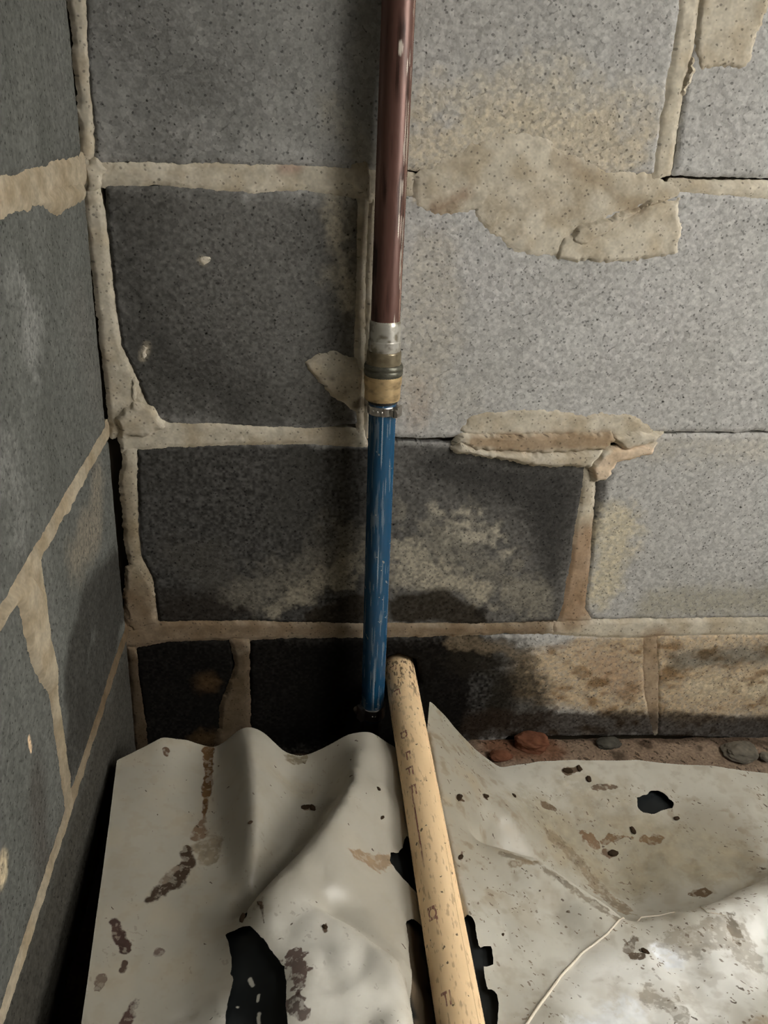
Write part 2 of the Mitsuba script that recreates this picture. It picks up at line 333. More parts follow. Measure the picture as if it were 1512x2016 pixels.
JOINTS = [
    ([(134, -260), (160, -260), (168, 0), (181, 200), (184, 312), (160, 318), (156, 250), (148, 120), (135, 0)], -.001),
    ([(160, 312), (215, 322), (330, 324), (450, 327), (570, 322), (690, 336), (722, 326), (730, 395), (690, 388), (600, 374), (500, 380), (350, 368), (300, 362), (205, 366), (165, 375)], -.0012),
    ([(165, 372), (190, 372), (206, 440), (220, 560), (234, 680), (264, 740), (280, 790), (304, 826), (250, 850), (220, 862), (214, 800), (203, 700), (186, 560), (170, 430)], -.001),
    ([(222, 815), (262, 790), (300, 820), (330, 836), (450, 838), (600, 846), (716, 850), (722, 878), (600, 873), (450, 876), (330, 880), (262, 884), (240, 890)], -.0008),
    ([(246, 884), (268, 884), (268, 1000), (277, 1100), (298, 1140), (308, 1228), (246, 1236), (250, 1150), (255, 1110), (243, 1020), (238, 950)], -.001),
    ([(245, 1230), (310, 1226), (500, 1227), (715, 1230), (960, 1231), (1092, 1230), (1092, 1247), (960, 1249), (715, 1256), (500, 1260), (330, 1264), (262, 1276), (243, 1272)], -.001),
    ([(456, 1260), (490, 1260), (488, 1330), (491, 1470), (424, 1470), (440, 1380), (468, 1310)], .0008),
    ([(252, 1276), (268, 1280), (284, 1400), (300, 1440), (292, 1490), (266, 1490)], -.001),
    ([(704, 388), (721, 392), (716, 560), (712, 860), (706, 855), (700, 700), (703, 500)], -.001),
    ([(727, 388), (744, 382), (740, 600), (738, 862), (718, 862), (720, 600)], -.0025),
    ([(716, 330), (760, 338), (835, 348), (835, 388), (760, 388), (716, 388)], -.002),
    ([(1150, 920), (1173, 945), (1170, 965), (1163, 1080), (1151, 1200), (1166, 1222), (1100, 1226), (1112, 1180), (1128, 1085), (1143, 990)], -.0012),
    ([(1352, -260), (1391, -260), (1375, 0), (1362, 110), (1342, 180), (1318, 345), (1287, 352), (1300, 250), (1320, 140), (1340, 30)], -.0003),
    ([(1322, 358), (1420, 361), (1512, 361), (1760, 364), (1760, 394), (1512, 389), (1400, 385), (1330, 382)], -.0015),
    ([(1090, 1228), (1240, 1221), (1512, 1218), (1760, 1212), (1760, 1243), (1512, 1249), (1300, 1251), (1200, 1256), (1090, 1249)], -.0006),
    ([(1266, 1258), (1294, 1256), (1300, 1300), (1300, 1447), (1280, 1447), (1264, 1320)], -.0020),
]
for i, (pts, h) in enumerate(JOINTS):
    obj('mortar_joint', plate(poly(B, pts, .0020, 40 + i, .0007, .0018), mortar_h(h, 50 + i), 'back', .002), 'm_mortar', wb)
PATCH = [
    ([(812, 345), (868, 312), (950, 275), (1040, 258), (1120, 300), (1200, 338), (1290, 345), (1340, 372), (1336, 392), (1200, 425), (1122, 470), (1115, 512), (1060, 505), (1000, 490), (950, 450), (930, 420), (868, 432), (815, 405)], .0035, 'tan'),
    ([(1095, 508), (1105, 470), (1150, 455), (1230, 425), (1290, 395), (1338, 392), (1334, 500), (1240, 508), (1160, 514)], .0042, 'tan'),
    ([(1120, 474), (1135, 448), (1200, 428), (1290, 388), (1325, 388), (1270, 412), (1150, 484)], .0062, 'tan'),
    ([(602, 715), (625, 700), (660, 695), (700, 705), (712, 740), (708, 815), (670, 790), (640, 765), (615, 735)], .0035, 'tan'),
    ([(905, 848), (930, 815), (1000, 808), (1100, 808), (1150, 818), (1250, 815), (1290, 845), (1280, 862), (1100, 856), (930, 858)], .0022, 'tan'),
    ([(890, 872), (905, 852), (1000, 855), (1200, 848), (1215, 862), (1190, 886), (1060, 890), (940, 884)], .007, 'tan'),
    ([(888, 880), (905, 868), (940, 882), (1060, 888), (1190, 884), (1160, 918), (1060, 916), (1000, 906), (940, 897), (900, 893)], .010, 'tan'),
    ([(1168, 946), (1160, 918), (1185, 885), (1245, 875), (1290, 872), (1282, 892), (1240, 906), (1215, 908), (1195, 938)], .008, 'tan'),
    ([(1200, 858), (1260, 848), (1305, 852), (1285, 874), (1230, 884)], .008, 'tan'),
    ([(1385, -260), (1530, -260), (1512, 20), (1492, 62), (1470, 132), (1420, 128), (1380, 140), (1370, 100), (1380, 0)], .003, 'tan'),
    ([(1345, 150), (1365, 105), (1370, 140), (1350, 185), (1338, 190)], .005, 'tan'),
    ([(165, 330), (190, 312), (205, 335), (200, 362), (175, 372)], .003, 'tan'),
    ([(228, 820), (262, 790), (300, 800), (325, 840), (280, 862), (240, 862)], .006, 'tan'),
    ([(683, 345), (700, 320), (722, 318), (730, 350), (724, 390), (700, 372)], .004, 'tan'),
    ([(248, 1120), (275, 1110), (297, 1150), (305, 1225), (260, 1245), (246, 1200)], .002, 'tan'),
    ([(392, 508), (402, 503), (412, 510), (404, 520), (394, 518)], .002, 'tan'),
    ([(284, 676), (292, 684), (284, 708), (276, 702)], .002, 'tan'),
    ([(262, 742), (272, 752), (268, 792), (258, 780)], .003, 'tan'),
]
for i, (pts, t, _) in enumerate(PATCH):
    obj('mortar_smear', plate(poly(B, pts, .0030, 80 + i, .0007, .0012), smear_h(t * (.5 if i == 0 else .65), 90 + i, w=.014 if i == 0 else .0015 + t * .3, rough=.0022), 'back', .0018, skirt=-.003), 'm_mortar', wb)

# left wall (y, z): three mortar beds, bricks of the same height
def rect(y0, y1, z0, z1): return sbox(y0, z0, y1, z1)
K0, K1, K2 = .1441, .3473, .5505
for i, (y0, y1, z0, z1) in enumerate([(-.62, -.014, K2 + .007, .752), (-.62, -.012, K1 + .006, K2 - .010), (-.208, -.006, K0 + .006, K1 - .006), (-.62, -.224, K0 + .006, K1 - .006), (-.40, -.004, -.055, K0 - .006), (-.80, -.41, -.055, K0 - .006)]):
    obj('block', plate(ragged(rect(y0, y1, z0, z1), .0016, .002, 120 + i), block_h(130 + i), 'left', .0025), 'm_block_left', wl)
for z in (-.05, .155, .36, .565, .77, .975):
    for y in (-1.45, -1.05, -.65) if z < .7 else (-1.45, -1.05, -.65, -.25):
        obj('block', plate(sbox(y + (.02 if y < -.7 else -.0), z, min(y + .4, -.63 if z < .7 else 0), z + .19), block_h(3), 'left', .05), 'm_block_left', wl) if not (z < .7 and y > -.7) else None
LJ = [(rect(-.66, .0, K2 - .012, K2 + .008), -.001), (rect(-.66, .0, K1 - .007, K1 + .007), -.001), (rect(-.72, .0, K0 - .007, K0 + .007), -.0008), (rect(-.226, -.206, K0, K1), -.001)]
for i, (r, h) in enumerate(LJ):
    obj('mortar_joint', plate(ragged(r.buffer(.0015), .0025, .0008, 140 + i), mortar_h(h, 150 + i), 'left', .0022), 'm_mortar_left', wl)
for i, (pts, t) in enumerate([([(20, 1170), (60, 1130), (88, 1160), (96, 1250), (112, 1310), (110, 1360), (95, 1370), (70, 1330), (45, 1250), (36, 1190), (5, 1230), (-10, 1220)], .003), ([(60, 400), (110, 365), (165, 360), (165, 395), (125, 420), (110, 430), (80, 410)], .003)]):
    obj('mortar_smear', plate(ragged(Polygon(Lw(pts)).buffer(0), .002, .0015, 160 + i), smear_h(t, 170 + i, rough=.0018), 'left', .002, skirt=-.003), 'm_mortar_left', wl)

# ---------------------------------------------------------------- ground and footing
def soil(p, n, uv):
    a = fbm(p.x * 60, p.y * 60, p.z * 60)
    return mix((.030, .022, .015), (.075, .055, .038), a) * (.6 + .8 * noise(p.x * 500, p.y * 500, p.z * 500))
foot_rows = stains(lambda q: inter(q, 2, .004)[:, :2], [
    ((.13, .055, .03), .8, 8, 10, [(980, 1475, 30), (1080, 1478, 26)]), ((.06, .04, .028), .8, 5, 8, [(1100, 1452, 10), (1300, 1455, 12), (1512, 1468, 8)]),
    ((.05, .035, .025), .8, 3, 6, [(1270, 1470, 12)]), ((.05, .035, .025), .8, 3, 5, [(1215, 1490, 14)]), ((.05, .035, .025), .8, 3, 5, [(1375, 1477, 6)])])
def foot(p, n, uv):
    w1, w2 = fbm(p.x * 40, p.y * 40, 2.0) - .5, fbm(p.x * 210, p.y * 210, 3.0) - .5
    col = mix((.19, .135, .095), (.30, .225, .165), fbm(p.x * 50, p.y * 50, 1.0))
    col = paint(col, p.x, p.y, w1, w2, foot_rows)
    return col * (.6 + .4 * noise(p.x * 600, p.y * 600, 1.0) + .3 * w2) * (1 - .6 * dots(p.x, p.y, 190, .3, .35, w2 * 2))
matte('m_soil', soil, bump=.001); matte('m_foot', foot)
def ss(a, b, x):
    t = np.clip((x - a) / (b - a), 0, 1); return t * t * (3 - 2 * t)
def ground_h(P, d=None):
    x, y = P[:, 0], P[:, 1]
    L = 1 - ss(.25, .33, x)
    z = -.012 + L * .070 * ss(-.05, -.13, y) * (.62 + .38 * ss(.0, .07, x)) + (1 - L) * (.058 * ss(-.24, -.36, y) - .030 * ss(-.05, -.10, y))
    return z + .006 * f3(P, 30, 5, 4)
fl = obj('floor', plate(sbox(-.02, -1.62, 1.14, .02), ground_h, 'floor', .016, -.15), 'm_soil', kind='structure', label='dark damp soil at the foot of the walls')
obj('footing', plate(ragged(sbox(.345, -.052, 1.1, -.001), .002, .004, 3), lambda P, d: .0075 - .16 * np.clip(-.022 - P[:, 1], 0, 1) + .0028 * f3(P, 60, 2, 4) - .003 * np.clip(1 - d / .004, 0, 1), 'floor', .003, -.03), 'm_foot', fl, label='brown concrete footing ledge along the wall base')

# ---------------------------------------------------------------- pipes
def frame(d):
    d = d / np.linalg.norm(d); s = np.cross(d, [0, 0, 1.0]) if abs(d[2]) < .9 else np.cross(d, [0, -1.0, 0]); s /= np.linalg.norm(s)
    return d, s, np.cross(d, s)
def lathe(profile, A, Bp, seg=64):
    """profile (radius, distance along A->B); a surface of revolution about that axis"""
    d, s, t = frame(np.asarray(Bp) - A)
    a = np.linspace(0, 2 * np.pi, seg, endpoint=False)
    pr = np.asarray(profile, float)
    V = [A + z * d + r * (math.cos(q) * s + math.sin(q) * t) for r, z in pr for q in a]
    F = []
    for i in range(len(pr) - 1):
        for j in range(seg):
            k = (j + 1) % seg; p0, p1, q0, q1 = i * seg + j, i * seg + k, (i + 1) * seg + j, (i + 1) * seg + k
            F += [(p0, p1, q0), (p1, q1, q0)]
    m = trimesh.Trimesh(np.array(V), np.array(F), process=False)
    return m
def axis_pt(px, y): return inter([px], 1, y)[0]
# vertical line: copper then fitting then hose
A0 = axis_pt((785, 0), -.0165); A1 = axis_pt((757.5, 665), -.0215); A2 = axis_pt((733, 1412), -.026)
up = (A0 - A1) / np.linalg.norm(A0 - A1)
Atop = A1 + up * 1.4
RC = .0115
def mm(*q): return [(r / 1000, z / 1000) for r, z in q]
def copper(p, n, uv):
    z = p.z
    q = dr.atan2(n.x, -n.y)
    patch = fbm(q * 3 + 4, z * 26, 1.0); col = mix((.095, .046, .036), (.150, .075, .060), patch)
    col = mix(col, (.032, .013, .009), smoothstep(.55, .75, fbm(q * 2.0 + 1, z * 20, 5.0)))
    s = noise(q * 22 + fbm(z * 40, 2.0) * 3, z * 38, 7.0)
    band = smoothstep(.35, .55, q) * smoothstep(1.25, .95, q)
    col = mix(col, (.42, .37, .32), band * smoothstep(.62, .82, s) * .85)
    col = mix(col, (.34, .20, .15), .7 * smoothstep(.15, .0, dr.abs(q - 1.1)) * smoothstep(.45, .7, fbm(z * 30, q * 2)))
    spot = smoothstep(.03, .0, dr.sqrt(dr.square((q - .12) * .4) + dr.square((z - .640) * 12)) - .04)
    return mix(col, (.6, .55, .48), .8 * spot)
scene['m_copper'] = {'type': 'principled', 'base_color': mikit.proc(copper), 'roughness': .38, 'metallic': .35, 'specular': .5}
def metal(name, col, rough, met=1.0, sp=.5): scene[name] = {'type': 'twosided', 'bsdf': {'type': 'principled', 'base_color': {'type': 'rgb', 'value': col}, 'roughness': rough, 'metallic': met, 'specular': sp}}
def solder(p, n, uv):
    a = fbm(p.x * 160, p.y * 160, p.z * 160); return mix((.30, .27, .21), (.62, .60, .54), smoothstep(.3, .6, a))
scene['m_solder'] = {'type': 'principled', 'base_color': mikit.proc(solder), 'roughness': .35, 'metallic': .75}
def grime(p, n, uv):
    a = fbm(p.x * 200, p.y * 200, p.z * 200); return mix((.10, .075, .045), (.27, .23, .15), a)
scene['m_grime'] = {'type': 'principled', 'base_color': mikit.proc(grime), 'roughness': .3, 'metallic': .5}
def brass(p, n, uv):
    a = fbm(p.x * 120, p.y * 120, p.z * 200); return mix((.36, .25, .13), (.66, .49, .27), smoothstep(.25, .6, a))
scene['m_brass'] = {'type': 'principled', 'base_color': mikit.proc(brass), 'roughness': .36, 'metallic': .7}
metal('m_steel', (.55, .53, .50), .30); metal('m_black', (.012, .012, .013), .5, 0.0)
metal('m_slot', (.05, .05, .05), .6, 0.0)
def tarnish(p, n, uv):
    return mix((.035, .035, .028), (.14, .135, .10), fbm(p.x * 260, p.y * 260, p.z * 500))
scene['m_flange'] = {'type': 'principled', 'base_color': mikit.proc(tarnish), 'roughness': .4, 'metallic': .5}
cp = thing('copper_pipe', 'brown copper water pipe running up the wall above the brass fitting', 'pipe')
obj('tube', lathe([(RC, .008), (RC, 1.4)], A1, A1 + up, 64), 'm_copper', cp, smooth=True)
def below(px, py): # distance below A1 along the axis at that pixel height
    zt = axis_pt((px, py), -.0215)[2]; return (A1[2] - zt) * 1.0
s_ = lambda py: -below(757, py)
fit = lambda q: [(r, s_(py)) for r, py in q]
ax = lambda q: lathe(fit(q)[::-1], A1, A1 + up, 72)
obj('solder_band', ax([(.0115, 630), (.0122, 634), (.0123, 640), (.0124, 668), (.0130, 670), (.0130, 680), (.0126, 692), (.0120, 694)]), 'm_solder', cp, label='silvery solder band')
obj('adapter_body', ax([(.0118, 688), (.0134, 690), (.0138, 693), (.0139, 712), (.0142, 716), (.0142, 722)]), 'm_grime', cp, label='grimy brown adapter body')
obj('flange_ring', ax([(.0140, 714), (.0150, 715), (.0157, 718), (.0159, 722), (.0153, 725), (.0158, 728), (.0158, 733), (.0150, 737), (.0140, 738)]), 'm_flange', cp, label='dark tarnished ring')
obj('brass_nut', ax([(.0138, 735), (.0150, 736), (.0152, 739), (.0152, 752), (.0148, 756), (.0146, 758), (.0146, 780), (.0142, 784), (.0112, 785)]), 'm_brass', cp, label='dull yellow brass nut')
# hose
dn = (A2 - A1) / np.linalg.norm(A2 - A1)
hs = lambda py: float((axis_pt((745, py), -.024) - A1) @ dn)
RH = .0112
def hose_col(p, n, uv):
    q = dr.atan2(n.x, -n.y)
    col = mix((.005, .040, .092), (.009, .058, .122), fbm(p.x * 40, p.z * 22, p.y * 40))
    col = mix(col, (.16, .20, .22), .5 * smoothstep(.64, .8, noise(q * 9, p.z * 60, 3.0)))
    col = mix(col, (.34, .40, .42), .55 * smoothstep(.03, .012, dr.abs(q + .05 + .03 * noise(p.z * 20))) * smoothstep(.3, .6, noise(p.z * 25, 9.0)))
    return mix(col, (.30, .29, .25), .75 * dots(q * .011, p.z, 150, .10, .2, noise(q * 9, p.z * 200)))
scene['m_hose'] = {'type': 'principled', 'base_color': mikit.proc(hose_col), 'roughness': .38, 'specular': .5}
bh = thing('blue_hose', 'blue rubber water hose hanging from the brass fitting', 'hose')
obj('hose', lathe([(.0095, hs(791)), (RH, hs(792)), (RH, hs(1405)), (RH - .001, hs(1408)), (.006, hs(1409))], A1, A1 + dn, 64), 'm_hose', bh, smooth=40)
obj('hose_lip', lathe([(.0095, hs(784)), (.0121, hs(785)), (.0124, hs(788)), (.0122, hs(792)), (.0110, hs(793))], A1, A1 + dn, 48), 'm_black', bh, label='black rubber rim')
obj('barb_fitting', lathe([(.004, hs(1400)), (.0085, hs(1409)), (.0098, hs(1416)), (.0098, hs(1430)), (.0085, hs(1436)), (.0085, hs(1560)), (.0, hs(1561))], A1, A1 + dn, 32), 'm_black', bh, label='black barbed plug')
def clamp(py0, py1, yaw, label, ears):
    t = thing('hose_clamp', label, 'hose clamp')
    a, b = hs(py0), hs(py1); r = RH + .0006
    obj('band', lathe([(r - .0008, a), (r + .0004, a), (r + .0008, a + .0006), (r + .0008, b - .0006), (r + .0004, b), (r - .0008, b)], A1, A1 + dn, 72), 'm_steel', t, smooth=30)
    d, s, tt = frame(dn)
    side = np.array([math.sin(yaw), -math.cos(yaw), 0.0]); c = A1 + dn * (a + b) / 2 + side * (r + .0020)
    w = (b - a)
    tang = np.cross(side, [0, 0, 1.0])
    # worm housing: a rounded saddle, its screw lying along the band with a slotted head
    T = np.eye(4); T[:3, 0], T[:3, 1], T[:3, 2], T[:3, 3] = tang, side, dn, c
    hb = trimesh.creation.box((.0085, .0042, w * 1.12)); hb.apply_transform(T); obj('screw_housing', hb, 'm_steel', t)
    sc = trimesh.creation.cylinder(.0034, .004, sections=24); R = trimesh.transformations.rotation_matrix(math.pi / 2, [0, 1, 0]); sc.apply_transform(R); sc.apply_translation((.0058, .0006, 0)); sc.apply_transform(T)
    screw = obj('screw', sc, 'm_steel', t)
    sl = trimesh.creation.box((.0006, .0008, .0052)); sl.apply_translation((.0079, .0006, 0)); sl.apply_transform(T); obj('screw_slot', sl, 'm_slot', screw)
    for k in ears:
        q = yaw + k; sd2 = np.array([math.sin(q), -math.cos(q), 0.0]); tg = np.cross(sd2, [0, 0, 1.0])
        bx = trimesh.creation.icosphere(2, .0012); T2 = np.eye(4); T2[:3, 0], T2[:3, 1], T2[:3, 2], T2[:3, 3] = tg, sd2 * .7, dn, A1 + dn * (a + b) / 2 + sd2 * (r + .0006)
        bx.apply_transform(T2); obj('band_dimple', bx, 'm_steel', t, smooth=True)
clamp(796, 813, 1.0, 'silver worm-drive hose clamp at the upper end of the blue hose', (-1.75, -1.45, -1.15))
clamp(1382, 1403, -1.1, 'silver hose clamp round the lower end of the blue hose', (1.0, 1.25))

# cream plastic pipe out of the wall
PB = np.array([.2662, -.346, .0836]); PR = .0155
W0 = inter([(788, 1327)], 1, 0.0)[0]; pd = (PB - W0) / np.linalg.norm(PB - W0); PA = W0 - pd * .09; PE = PA + pd * .62
ps = np.cross(pd, [0, 0, 1.0]); ps /= np.linalg.norm(ps); pu = np.cross(ps, pd)
if ps[0] < 0: ps = -ps
if pu[2] < 0: pu = -pu
def along(px):  # station of the pixel on the pipe
    d = np.array([(px[0] - 756) / CF, (px[1] - 1008) / CF, 1.0]) @ CR
    w = CC - PA; a, b, c = d @ d, d @ pd, pd @ pd; e, f = d @ w, pd @ w
    return (a * f - b * e) / (a * c - b * b)
letters = [(along(q), w, k) for q, w, k in [((790, 1335), .006, 0), ((785, 1385), .007, 1), ((795, 1470), .008, 2), ((800, 1512), .008, 1), ((806, 1542), .008, 1), ((812, 1580), .009, 1), ((838, 1825), .009, 2), ((845, 1845), .008, 0), ((890, 1990), .008, 1)]]
def cream(p, n, uv):
    wx, wy, wz = p.x - PA[0], p.y - PA[1], p.z - PA[2]
    t = wx * pd[0] + wy * pd[1] + wz * pd[2]
    q = dr.atan2(wx * ps[0] + wy * ps[1] + wz * ps[2], wx * pu[0] + wy * pu[1] + wz * pu[2])
    col = mix((.70, .50, .285), (.78, .575, .35), fbm(q * 3, t * 30, 2.0))
    col = mix(col, (.34, .22, .11), .55 * smoothstep(.62, .80, fbm(q * 9 + 3, t * 160, 5.0)))
    col = mix(col, (.06, .04, .02), .85 * dots(q * PR, t, 210, .08, .20, .4 * noise(q * 20, t * 300)))
    near = smoothstep(.17, .09, t + .05 * (noise(q * 5, t * 60) - .5))
    d2 = fbm(q * 7 + 9, t * 190, 8.0); col = mix(col, (.10, .055, .025), .8 * smoothstep(.56, .66, d2) * near)
    # worn reddish printing along the left flank
    ink = mi.Float(0.0); qq = q + .62 + .10 * (t - .2)
    for t0, w, k in letters:
        a = (t - t0) / w; b = qq / .24
        bar = smoothstep(.16, .08, dr.abs(a + .5)) * smoothstep(1.0, .9, dr.abs(b))
        leg = smoothstep(.22, .12, dr.abs(b - .75)) * smoothstep(.62, .52, dr.abs(a))
        leg2 = smoothstep(.22, .12, dr.abs(b + .1)) * smoothstep(.62, .52, dr.abs(a))
        ring = smoothstep(.22, .12, dr.abs(dr.sqrt(dr.square(a * 1.7) + dr.square(b)) - .75))
        ink = dr.maximum(ink, [dr.maximum(bar, leg), dr.maximum(bar, dr.maximum(leg, leg2)), dr.maximum(bar, ring)][k])
    line = smoothstep(.06, .03, dr.abs(qq + .05)) * smoothstep(along((806, 1560)), along((815, 1590)), t) * smoothstep(along((845, 1740)), along((835, 1690)), t)
    ink = dr.maximum(ink, line)
    ink = ink * smoothstep(.1, .5, noise(q * 20, t * 260, 1.0))
    col = mix(col, (.20, .065, .055), .85 * ink)
    wl_ = smoothstep(.035, .012, dr.abs(q - .62 - .22 * (noise(t * 16, 2.0) - .5))) * smoothstep(along((860, 1640)), along((870, 1700)), t)
    return mix(col, (.36, .24, .12), .55 * wl_)
scene['m_cream'] = {'type': 'principled', 'base_color': mikit.proc(cream), 'roughness': .48, 'specular': .4}
tp = obj('plastic_pipe', lathe([(PR - .003, 0), (PR, .0005), (PR, .62)], PA, PE, 64), 'm_cream', smooth=True, label='cream plastic pipe lying on the sheeting, coming out of the wall', category='pipe')

# ---------------------------------------------------------------- white plastic sheeting
def cpts(rows):
    """rows: (px, py, 'z', height) or (px, py, 'y', distance from the wall), then an optional world shift"""
    out = []
    for r in rows:
        P = inter([r[:2]], 2 if r[2] == 'z' else 1, r[3])[0]
        if len(r) > 4: P = P + np.array(r[4])
        out.append(P)
    return np.array(out)
def surface(rows, extra=(), dom=(-.12, -.56, 1.0, .06), sigma=1.1, res=.0025):
    """a taut film over the control points: membrane interpolation on a grid, its creases slightly rounded"""
    P = cpts(rows)
    if len(extra): P = np.vstack([P, extra])
    _, keep = np.unique(np.round(P[:, :2], 4), axis=0, return_index=True); P = P[np.sort(keep)]
    f = RBFInterpolator(P[:, :2], P[:, 2], kernel='linear', smoothing=1e-5)
    gx, gy = np.arange(dom[0], dom[2], res), np.arange(dom[1], dom[3], res)
    X, Y = np.meshgrid(gx, gy, indexing='ij')
    Z = gaussian_filter(f(np.c_[X.ravel(), Y.ravel()]).reshape(X.shape), sigma)
    sp = RectBivariateSpline(gx, gy, Z)
    return (lambda Q: sp.ev(np.asarray(Q)[:, 0], np.asarray(Q)[:, 1])), P
def onto(rbf, px, z=.06):
    """where the sight line of each pixel meets the sheet"""
    px = np.atleast_2d(px); z = np.full(len(px), z)
    for _ in range(40):
        P = np.array([inter([q], 2, a)[0] for q, a in zip(px, z)])
        z = z + .5 * (rbf(P[:, :2]) - z)
    return P[:, :2]

SL = [(230, 1497, 'y', -.112), (270, 1478, 'y', -.10), (320, 1450, 'y', -.088), (370, 1457, 'y', -.085), (420, 1474, 'y', -.085), (442, 1462, 'y', -.085), (468, 1437, 'y', -.085), (490, 1430, 'y', -.085), (520, 1442, 'y', -.085), (558, 1480, 'y', -.085), (592, 1490, 'y', -.085), (640, 1470, 'y', -.085), (685, 1445, 'y', -.085), (730, 1440, 'y', -.085), (770, 1468, 'y', -.085),
      (212, 1640, 'z', .094), (190, 1800, 'z', .097), (160, 2016, 'z', .10), (290, 1560, 'z', .088), (300, 1700, 'z', .092), (290, 1880, 'z', .097), (300, 2010, 'z', .10), (390, 1560, 'z', .078), (400, 1680, 'z', .084), (380, 1850, 'z', .096), (420, 1760, 'z', .090),
      (560, 1540, 'z', .074), (640, 1530, 'z', .066), (480, 1800, 'z', .098), (470, 1790, 'z', .092),
      (705, 1480, 'z', .100), (690, 1510, 'z', .106), (655, 1590, 'z', .117), (615, 1645, 'z', .120), (575, 1690, 'z', .123), (507, 1757, 'z', .126),
      (735, 1505, 'z', .094), (748, 1550, 'z', .095), (720, 1530, 'z', .095), (770, 1560, 'z', .082), (780, 1650, 'z', .082), (672, 1570, 'z', .114), (668, 1650, 'z', .121), (655, 1740, 'z', .126), (715, 1590, 'z', .102), (705, 1660, 'z', .106), (640, 1720, 'z', .126), (700, 1740, 'z', .112), (760, 1740, 'z', .090), (800, 1830, 'z', .084), (735, 1800, 'z', .110), (815, 1920, 'z', .082), (830, 2010, 'z', .080),
      (640, 1790, 'z', .131), (700, 1828, 'z', .130), (745, 1862, 'z', .129), (788, 1895, 'z', .128), (803, 1950, 'z', .130), (816, 2016, 'z', .133),
      (560, 1800, 'z', .130), (600, 1880, 'z', .133), (700, 1900, 'z', .138), (640, 1945, 'z', .137), (790, 1970, 'z', .132), (590, 2016, 'z', .134), (650, 2010, 'z', .1365),
      (440, 1850, 'z', .104), (430, 1930, 'z', .108), (440, 1990, 'z', .122), (420, 2016, 'z', .118), (370, 2000, 'z', .102), (500, 1840, 'z', .122), (500, 1920, 'z', .118), (510, 2010, 'z', .12)]
def crest(line, n, off, drop):
    P = cpts(line); t = np.linspace(0, 1, n); k = np.linspace(0, 1, len(P))
    C = np.c_[np.interp(t, k, P[:, 0]), np.interp(t, k, P[:, 1]), np.interp(t, k, P[:, 2])]
    return np.vstack([C, C + np.r_[off, -drop], C + np.r_[np.array(off) * 1.9, -drop * 1.05]])
CR2 = crest([(690, 1525, 'z', .107), (655, 1592, 'z', .117), (615, 1645, 'z', .120), (575, 1690, 'z', .123), (507, 1757, 'z', .126)], 14, (-.0085, .0065), .036)
CR3 = crest([(640, 1790, 'z', .133), (700, 1828, 'z', .132), (745, 1862, 'z', .131), (788, 1895, 'z', .130)], 8, (.004, .007), .016)
CR4 = crest([(788, 1897, 'z', .130), (803, 1950, 'z', .131), (816, 2016, 'z', .133), (830, 2090, 'z', .135)], 9, (.0075, .002), .040)
CRR = crest([(962, 1662, 'z', .062), (1060, 1694, 'z', .055), (1150, 1757, 'z', .051), (1226, 1808, 'z', .051)], 12, (.006, .010), .040)
CRF = crest([(1230, 1812, 'z', .052), (1330, 1796, 'z', .060), (1400, 1778, 'z', .062), (1460, 1748, 'z', .061), (1512, 1722, 'z', .058), (1700, 1640, 'z', .055)], 12, (-.002, .012), .042)
def line(rows, n):
    P = cpts(rows); t, k = np.linspace(0, 1, n), np.linspace(0, 1, len(P))
    return np.c_[np.interp(t, k, P[:, 0]), np.interp(t, k, P[:, 1]), np.interp(t, k, P[:, 2])]
CR1 = np.vstack([line([(490, 1431, 'y', -.086), (493, 1490, 'z', .110), (498, 1550, 'z', .109), (503, 1620, 'z', .107), (505, 1690, 'z', .103), (500, 1750, 'z', .099)], 16),
                 line([(592, 1489, 'y', -.086), (604, 1530, 'z', .065), (592, 1600, 'z', .070), (562, 1660, 'z', .080), (536, 1710, 'z', .088)], 12),
                 line([(420, 1473, 'y', -.086), (440, 1550, 'z', .081), (450, 1650, 'z', .086), (460, 1740, 'z', .091)], 12)])
CR5 = cpts([(575, 1984, 'z', .137), (612, 1972, 'z', .139), (650, 1962, 'z', .140), (690, 1952, 'z', .141), (725, 1942, 'z', .141), (748, 1868, 'z', .139), (770, 1892, 'z', .139), (752, 1930, 'z', .140), (735, 1970, 'z', .140), (712, 2016, 'z', .139)])
SLx = [(.02, -.5, .11), (.10, -.5, .12), (.2, -.5, .13), (.25, -.5, .09)] + [tuple(q) for C_ in (CR1, CR2, CR3, CR4, CR5) for q in C_]
